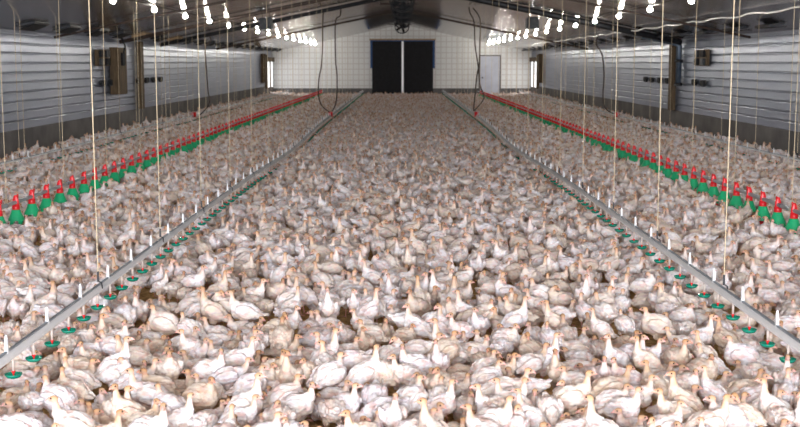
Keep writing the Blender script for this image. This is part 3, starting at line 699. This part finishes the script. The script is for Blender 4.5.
SEEN += parse('165,170,RS 200,25,FT 245,60,RT 170,55,LT 370,20,FT 335,95,FS 90,90,LT 240,140,RS 350,160,LT 300,105,FS 215,210,FS 215,275,LT 100,190,LT 85,275,RS 120,290,FT 300,205,FS 265,250,FS 285,170,FS 35,245,LS 520,105,RT 570,60,LT 505,30,FS 470,215,LS 500,150,LS 405,340,FT 640,330,FD 735,235,FS 190,130,RP 420,190,RP 440,95,BP 10,275,RP 540,340,LP 740,190,RP 740,300,BP', 0, 214)
SEEN += parse('440,15,LT 555,20,FT 285,65,RS 390,85,LT 495,95,FD 335,100,LS 410,130,FT 640,150,LT 650,185,LT 700,60,LT 205,160,FT 250,265,RS 115,230,FS 75,245,LS 510,300,FT 755,245,FT 110,315,RS 590,175,BP 345,70,BP 445,185,BP 565,95,RP 200,225,BP 265,350,BP 610,320,BP 630,260,LP 355,385,RP 70,95,RP', 200, 214)
SEEN += parse('30,130,FT 400,105,FS 325,110,FT 310,155,FS 105,240,FS 130,230,FT 240,310,LT 360,350,FS 180,370,LT 410,240,RS 505,250,FS 510,305,LS 595,150,FT 740,225,FT 720,190,LT 520,15,FT 150,135,BP 370,190,RP 470,230,BP 350,265,BP 430,310,LP 635,275,RP 625,105,BP 480,150,BP 285,400,LP 240,245,RP', 400, 214)
SEEN += parse('50,255,FT 190,250,BP 435,45,RS 465,35,RS 270,80,LS 470,125,FS 500,230,FT 680,190,LT 605,240,FT 640,140,FS 585,150,LS 665,270,LP 250,285,FS 445,230,BP 340,45,FS', 600, 214)
birds = []   # x, y, angle, pose, scale, seen
for px, py, f, p in SEEN:
    nm = random.choice(PL[p]); sc = random.uniform(.82, .99); a = ANG[f]
    if f in 'LR': a += random.choice((-1, 1)) * random.uniform(0, 38)
    else: a += random.uniform(-40, 40)
    if nm in ('lookleft', 'tallturn', 'sitturn') and f in 'LR': a -= POSES[nm]['yaw'] * .5
    a = math.radians(a); hx, hz = HEADP[nm]
    if p == 'P': w_ = at_z(px, py, .22); x, y = w_.x, w_.y
    else: w_ = at_z(px, py, hz * sc); x, y = w_.x - hx * sc * math.cos(a), w_.y - hx * sc * math.sin(a)
    birds.append([x, y, a, nm, sc])
nseen = len(birds)
# fill the rest of the floor
def rand_pose(): 
    return random.choices(list(POSES), weights=[6, 5, 5, 4, 3, 4, 16, 10, 10, 12, 10, 7, 14])[0]
cells = {}
def cell(x, y): return (int(x // .5), int(y // .5))
def put(b): cells.setdefault(cell(b[0], b[1]), []).append(b)
for b in birds: put(b)
def clear(x, y, dmin):
    cx, cy = cell(x, y)
    for i in (-1, 0, 1):
        for j in (-1, 0, 1):
            for b in cells.get((cx + i, cy + j), ()):
                if (b[0] - x) ** 2 + (b[1] - y) ** 2 < dmin * dmin: return False
    return True
def free(x, y):
    if abs(x) > HW - .3: return False
    for X, ysl in FEED.items():
        if abs(x - X) < .25:
            st = ysl[1] - ysl[0]; k = (y - ysl[0]) / st
            if -1 < k < 103 and math.hypot(x - X, (k - round(k)) * st) < .24: return False
    return True
y = 4.5
while y < YE - .35:
    band = .5; hw = min(HW - .3, y * .345 + 2.6)
    near = y < 20
    nt = int(2 * hw * band / .109 * 10)
    for _ in range(nt):
        x = random.uniform(-hw, hw); yy = y + random.uniform(0, band)
        if yy > YE - .3: continue
        d0 = .186 + (.03 if random.random() < .25 else 0)
        if free(x, yy) and clear(x, yy, d0):
            b = [x, yy, random.uniform(-math.pi, math.pi), rand_pose(), random.uniform(.77, 1.02)]; birds.append(b); put(b)
    y += band
# keep heads clear of the low pipes; push overlapping bodies apart (two discs per bird)
NEARLIM = 17.0
nb = [b for b in birds if b[1] < NEARLIM]
A = np.array([[b[0], b[1], b[2], b[4]] for b in nb])
for it in range(70):
    off = np.c_[np.cos(A[:, 2]), np.sin(A[:, 2])] * .072 * A[:, 3:4]
    Pd = np.concatenate([A[:, :2] + off * 1.0, A[:, :2] - off * 1.35]); idx = np.concatenate([np.arange(len(A))] * 2)
    order = np.argsort(Pd[:, 1]); Ps = Pd[order]; Is = idx[order]; mv = np.zeros((len(A), 2))
    for k in range(1, 90):
        dv = Ps[k:] - Ps[:-k]; dd = np.hypot(dv[:, 0], dv[:, 1]); ok = (dd < .116) & (Is[k:] != Is[:-k])
        if ok.any():
            u = dv[ok] / np.maximum(dd[ok], 1e-4)[:, None] * (.116 - dd[ok])[:, None] * .35
            np.add.at(mv, Is[k:][ok], u); np.add.at(mv, Is[:-k][ok], -u)
    for X, ysl in FEED.items():
        for fy in ysl:
            if fy < NEARLIM:
                dv = A[:, :2] - np.array((X, fy)); dd = np.hypot(dv[:, 0], dv[:, 1]); ok = dd < .28; mv[ok] += dv[ok] / np.maximum(dd[ok], 1e-3)[:, None] * (.28 - dd[ok])[:, None] * .4
    A[:, :2] += np.clip(mv, -.05, .05)
for b, a in zip(nb, A): b[0], b[1] = float(a[0]), float(a[1])
LINES = [-2.64, 2.755, -7.7, 7.95, -5.43, 5.2]
for b in birds:
    hx, hz = HEADP[b[3]]; hX = b[0] + hx * b[4] * math.cos(b[2])
    for X in LINES:
        if (abs(hX - X) < .09 or abs(b[0] - X) < .05) and hz > .26: b[3] = random.choice(('sit', 'sitlow', 'peck'))
TINT = [(1, 1, 1), (1, .98, .95), (.97, .97, 1.0), (.97, .91, .82), (.88, .84, .80), (.93, .85, .73), (1, .96, .97), (.80, .71, .60)]
TW = [8, 5, 6, 4, 3, 3, 4, 3]
TNAME = ['white', 'white', 'white', 'creamy', 'greyish', 'creamy', 'white', 'tan']
def on_frame(b):
    u, v = proj(b[0], b[1], .2 * b[4]); return -12 < u < 812 and v < 437
vis = sorted([b for b in birds if on_frame(b)], key=lambda b: b[1])
things = vis[:300]; ids = set(id(b) for b in things); mass = [b for b in birds if id(b) not in ids]
# individual turkeys with labels that single each one out
def zone(b):
    u, v = proj(b[0], b[1], .2)
    if b[0] < -2.64: z = 'beyond left drinking line'
    elif b[0] > 2.755: z = 'beyond right drinking line'
    else:
        k = int((u - 0) / 100); z = ['near left edge', 'left of centre', 'left of centre', 'just left of centre', 'just right of centre', 'right of centre', 'right of centre', 'near right edge'][max(0, min(7, k))]
    return z
def depth(b):
    v = proj(b[0], b[1], .2)[1]
    return 'front edge' if v > 405 else 'front rows' if v > 375 else 'second rows' if v > 345 else 'third rows' if v > 318 else 'fourth rows'
def facing(a):
    a = math.degrees(a) % 360
    return ['facing right', 'facing away right', 'facing away', 'facing away left', 'facing left', 'facing forward left', 'facing forward', 'facing forward right'][int((a + 22.5) // 45) % 8]
labs = {}
for b in things:
    ti = random.choices(range(8), weights=TW)[0]
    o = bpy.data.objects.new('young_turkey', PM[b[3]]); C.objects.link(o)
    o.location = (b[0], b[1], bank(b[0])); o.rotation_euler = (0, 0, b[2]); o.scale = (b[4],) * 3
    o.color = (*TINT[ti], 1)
    lab = '%s turkey %s, %s, %s, %s' % (TNAME[ti], DESCR[b[3]], facing(b[2]), depth(b), zone(b))
    labs.setdefault(lab, []).append((b[0], o))
    o['category'] = 'turkey'; o['group'] = 'young turkeys nearest the camera'
for lab, lst in labs.items():
    lst.sort(key=lambda t: t[0])
    for k, (_, o) in enumerate(lst):
        o['label'] = lab if len(lst) == 1 else (('leftmost ' if k == 0 else 'rightmost ' if k == len(lst) - 1 else 'middle ' if len(lst) == 3 else ordinal(k + 1) + '-from-left ') + lab)
# the rest of the flock: one mesh
VV, TT, CC, FF, LL = [], [], [], [], []; nv = 0
for b in mass:
    lv = 0 if b[1] < 21 else 1 if b[1] < 38 else 2
    if not (b[1] < 14 or abs(b[0]) < b[1] * .36 + 2.6): lv = 2
    a, t, c_, f_ = LOD[b[3]][lv]; s, co_ = math.sin(b[2]), math.cos(b[2])
    P_ = np.c_[(a[:, 0] * co_ - a[:, 1] * s) * b[4] + b[0], (a[:, 0] * s + a[:, 1] * co_) * b[4] + b[1], a[:, 2] * b[4] + bank(b[0])]
    VV.append(P_); TT.append(t + nv); nv += len(a); ti = random.choices(range(8), weights=TW)[0]
    CC.append(c_ * np.array(TINT[ti])); FF.append(f_); LL.append(a + np.array([random.uniform(0, 30) for _ in range(3)]))
me = make_mesh('turkey_flock', np.concatenate(VV), np.concatenate(TT), np.concatenate(CC), np.concatenate(FF), np.concatenate(LL))
o = bpy.data.objects.new('turkey_flock', me); C.objects.link(o)
tag(o, 'dense flock of white young turkeys covering the litter to the far wall', 'flock', None, 'stuff')
print('birds', len(birds), 'seen', nseen, 'mass verts', nv, 'proto verts', {k: len(m.vertices) for k, m in PM.items()})
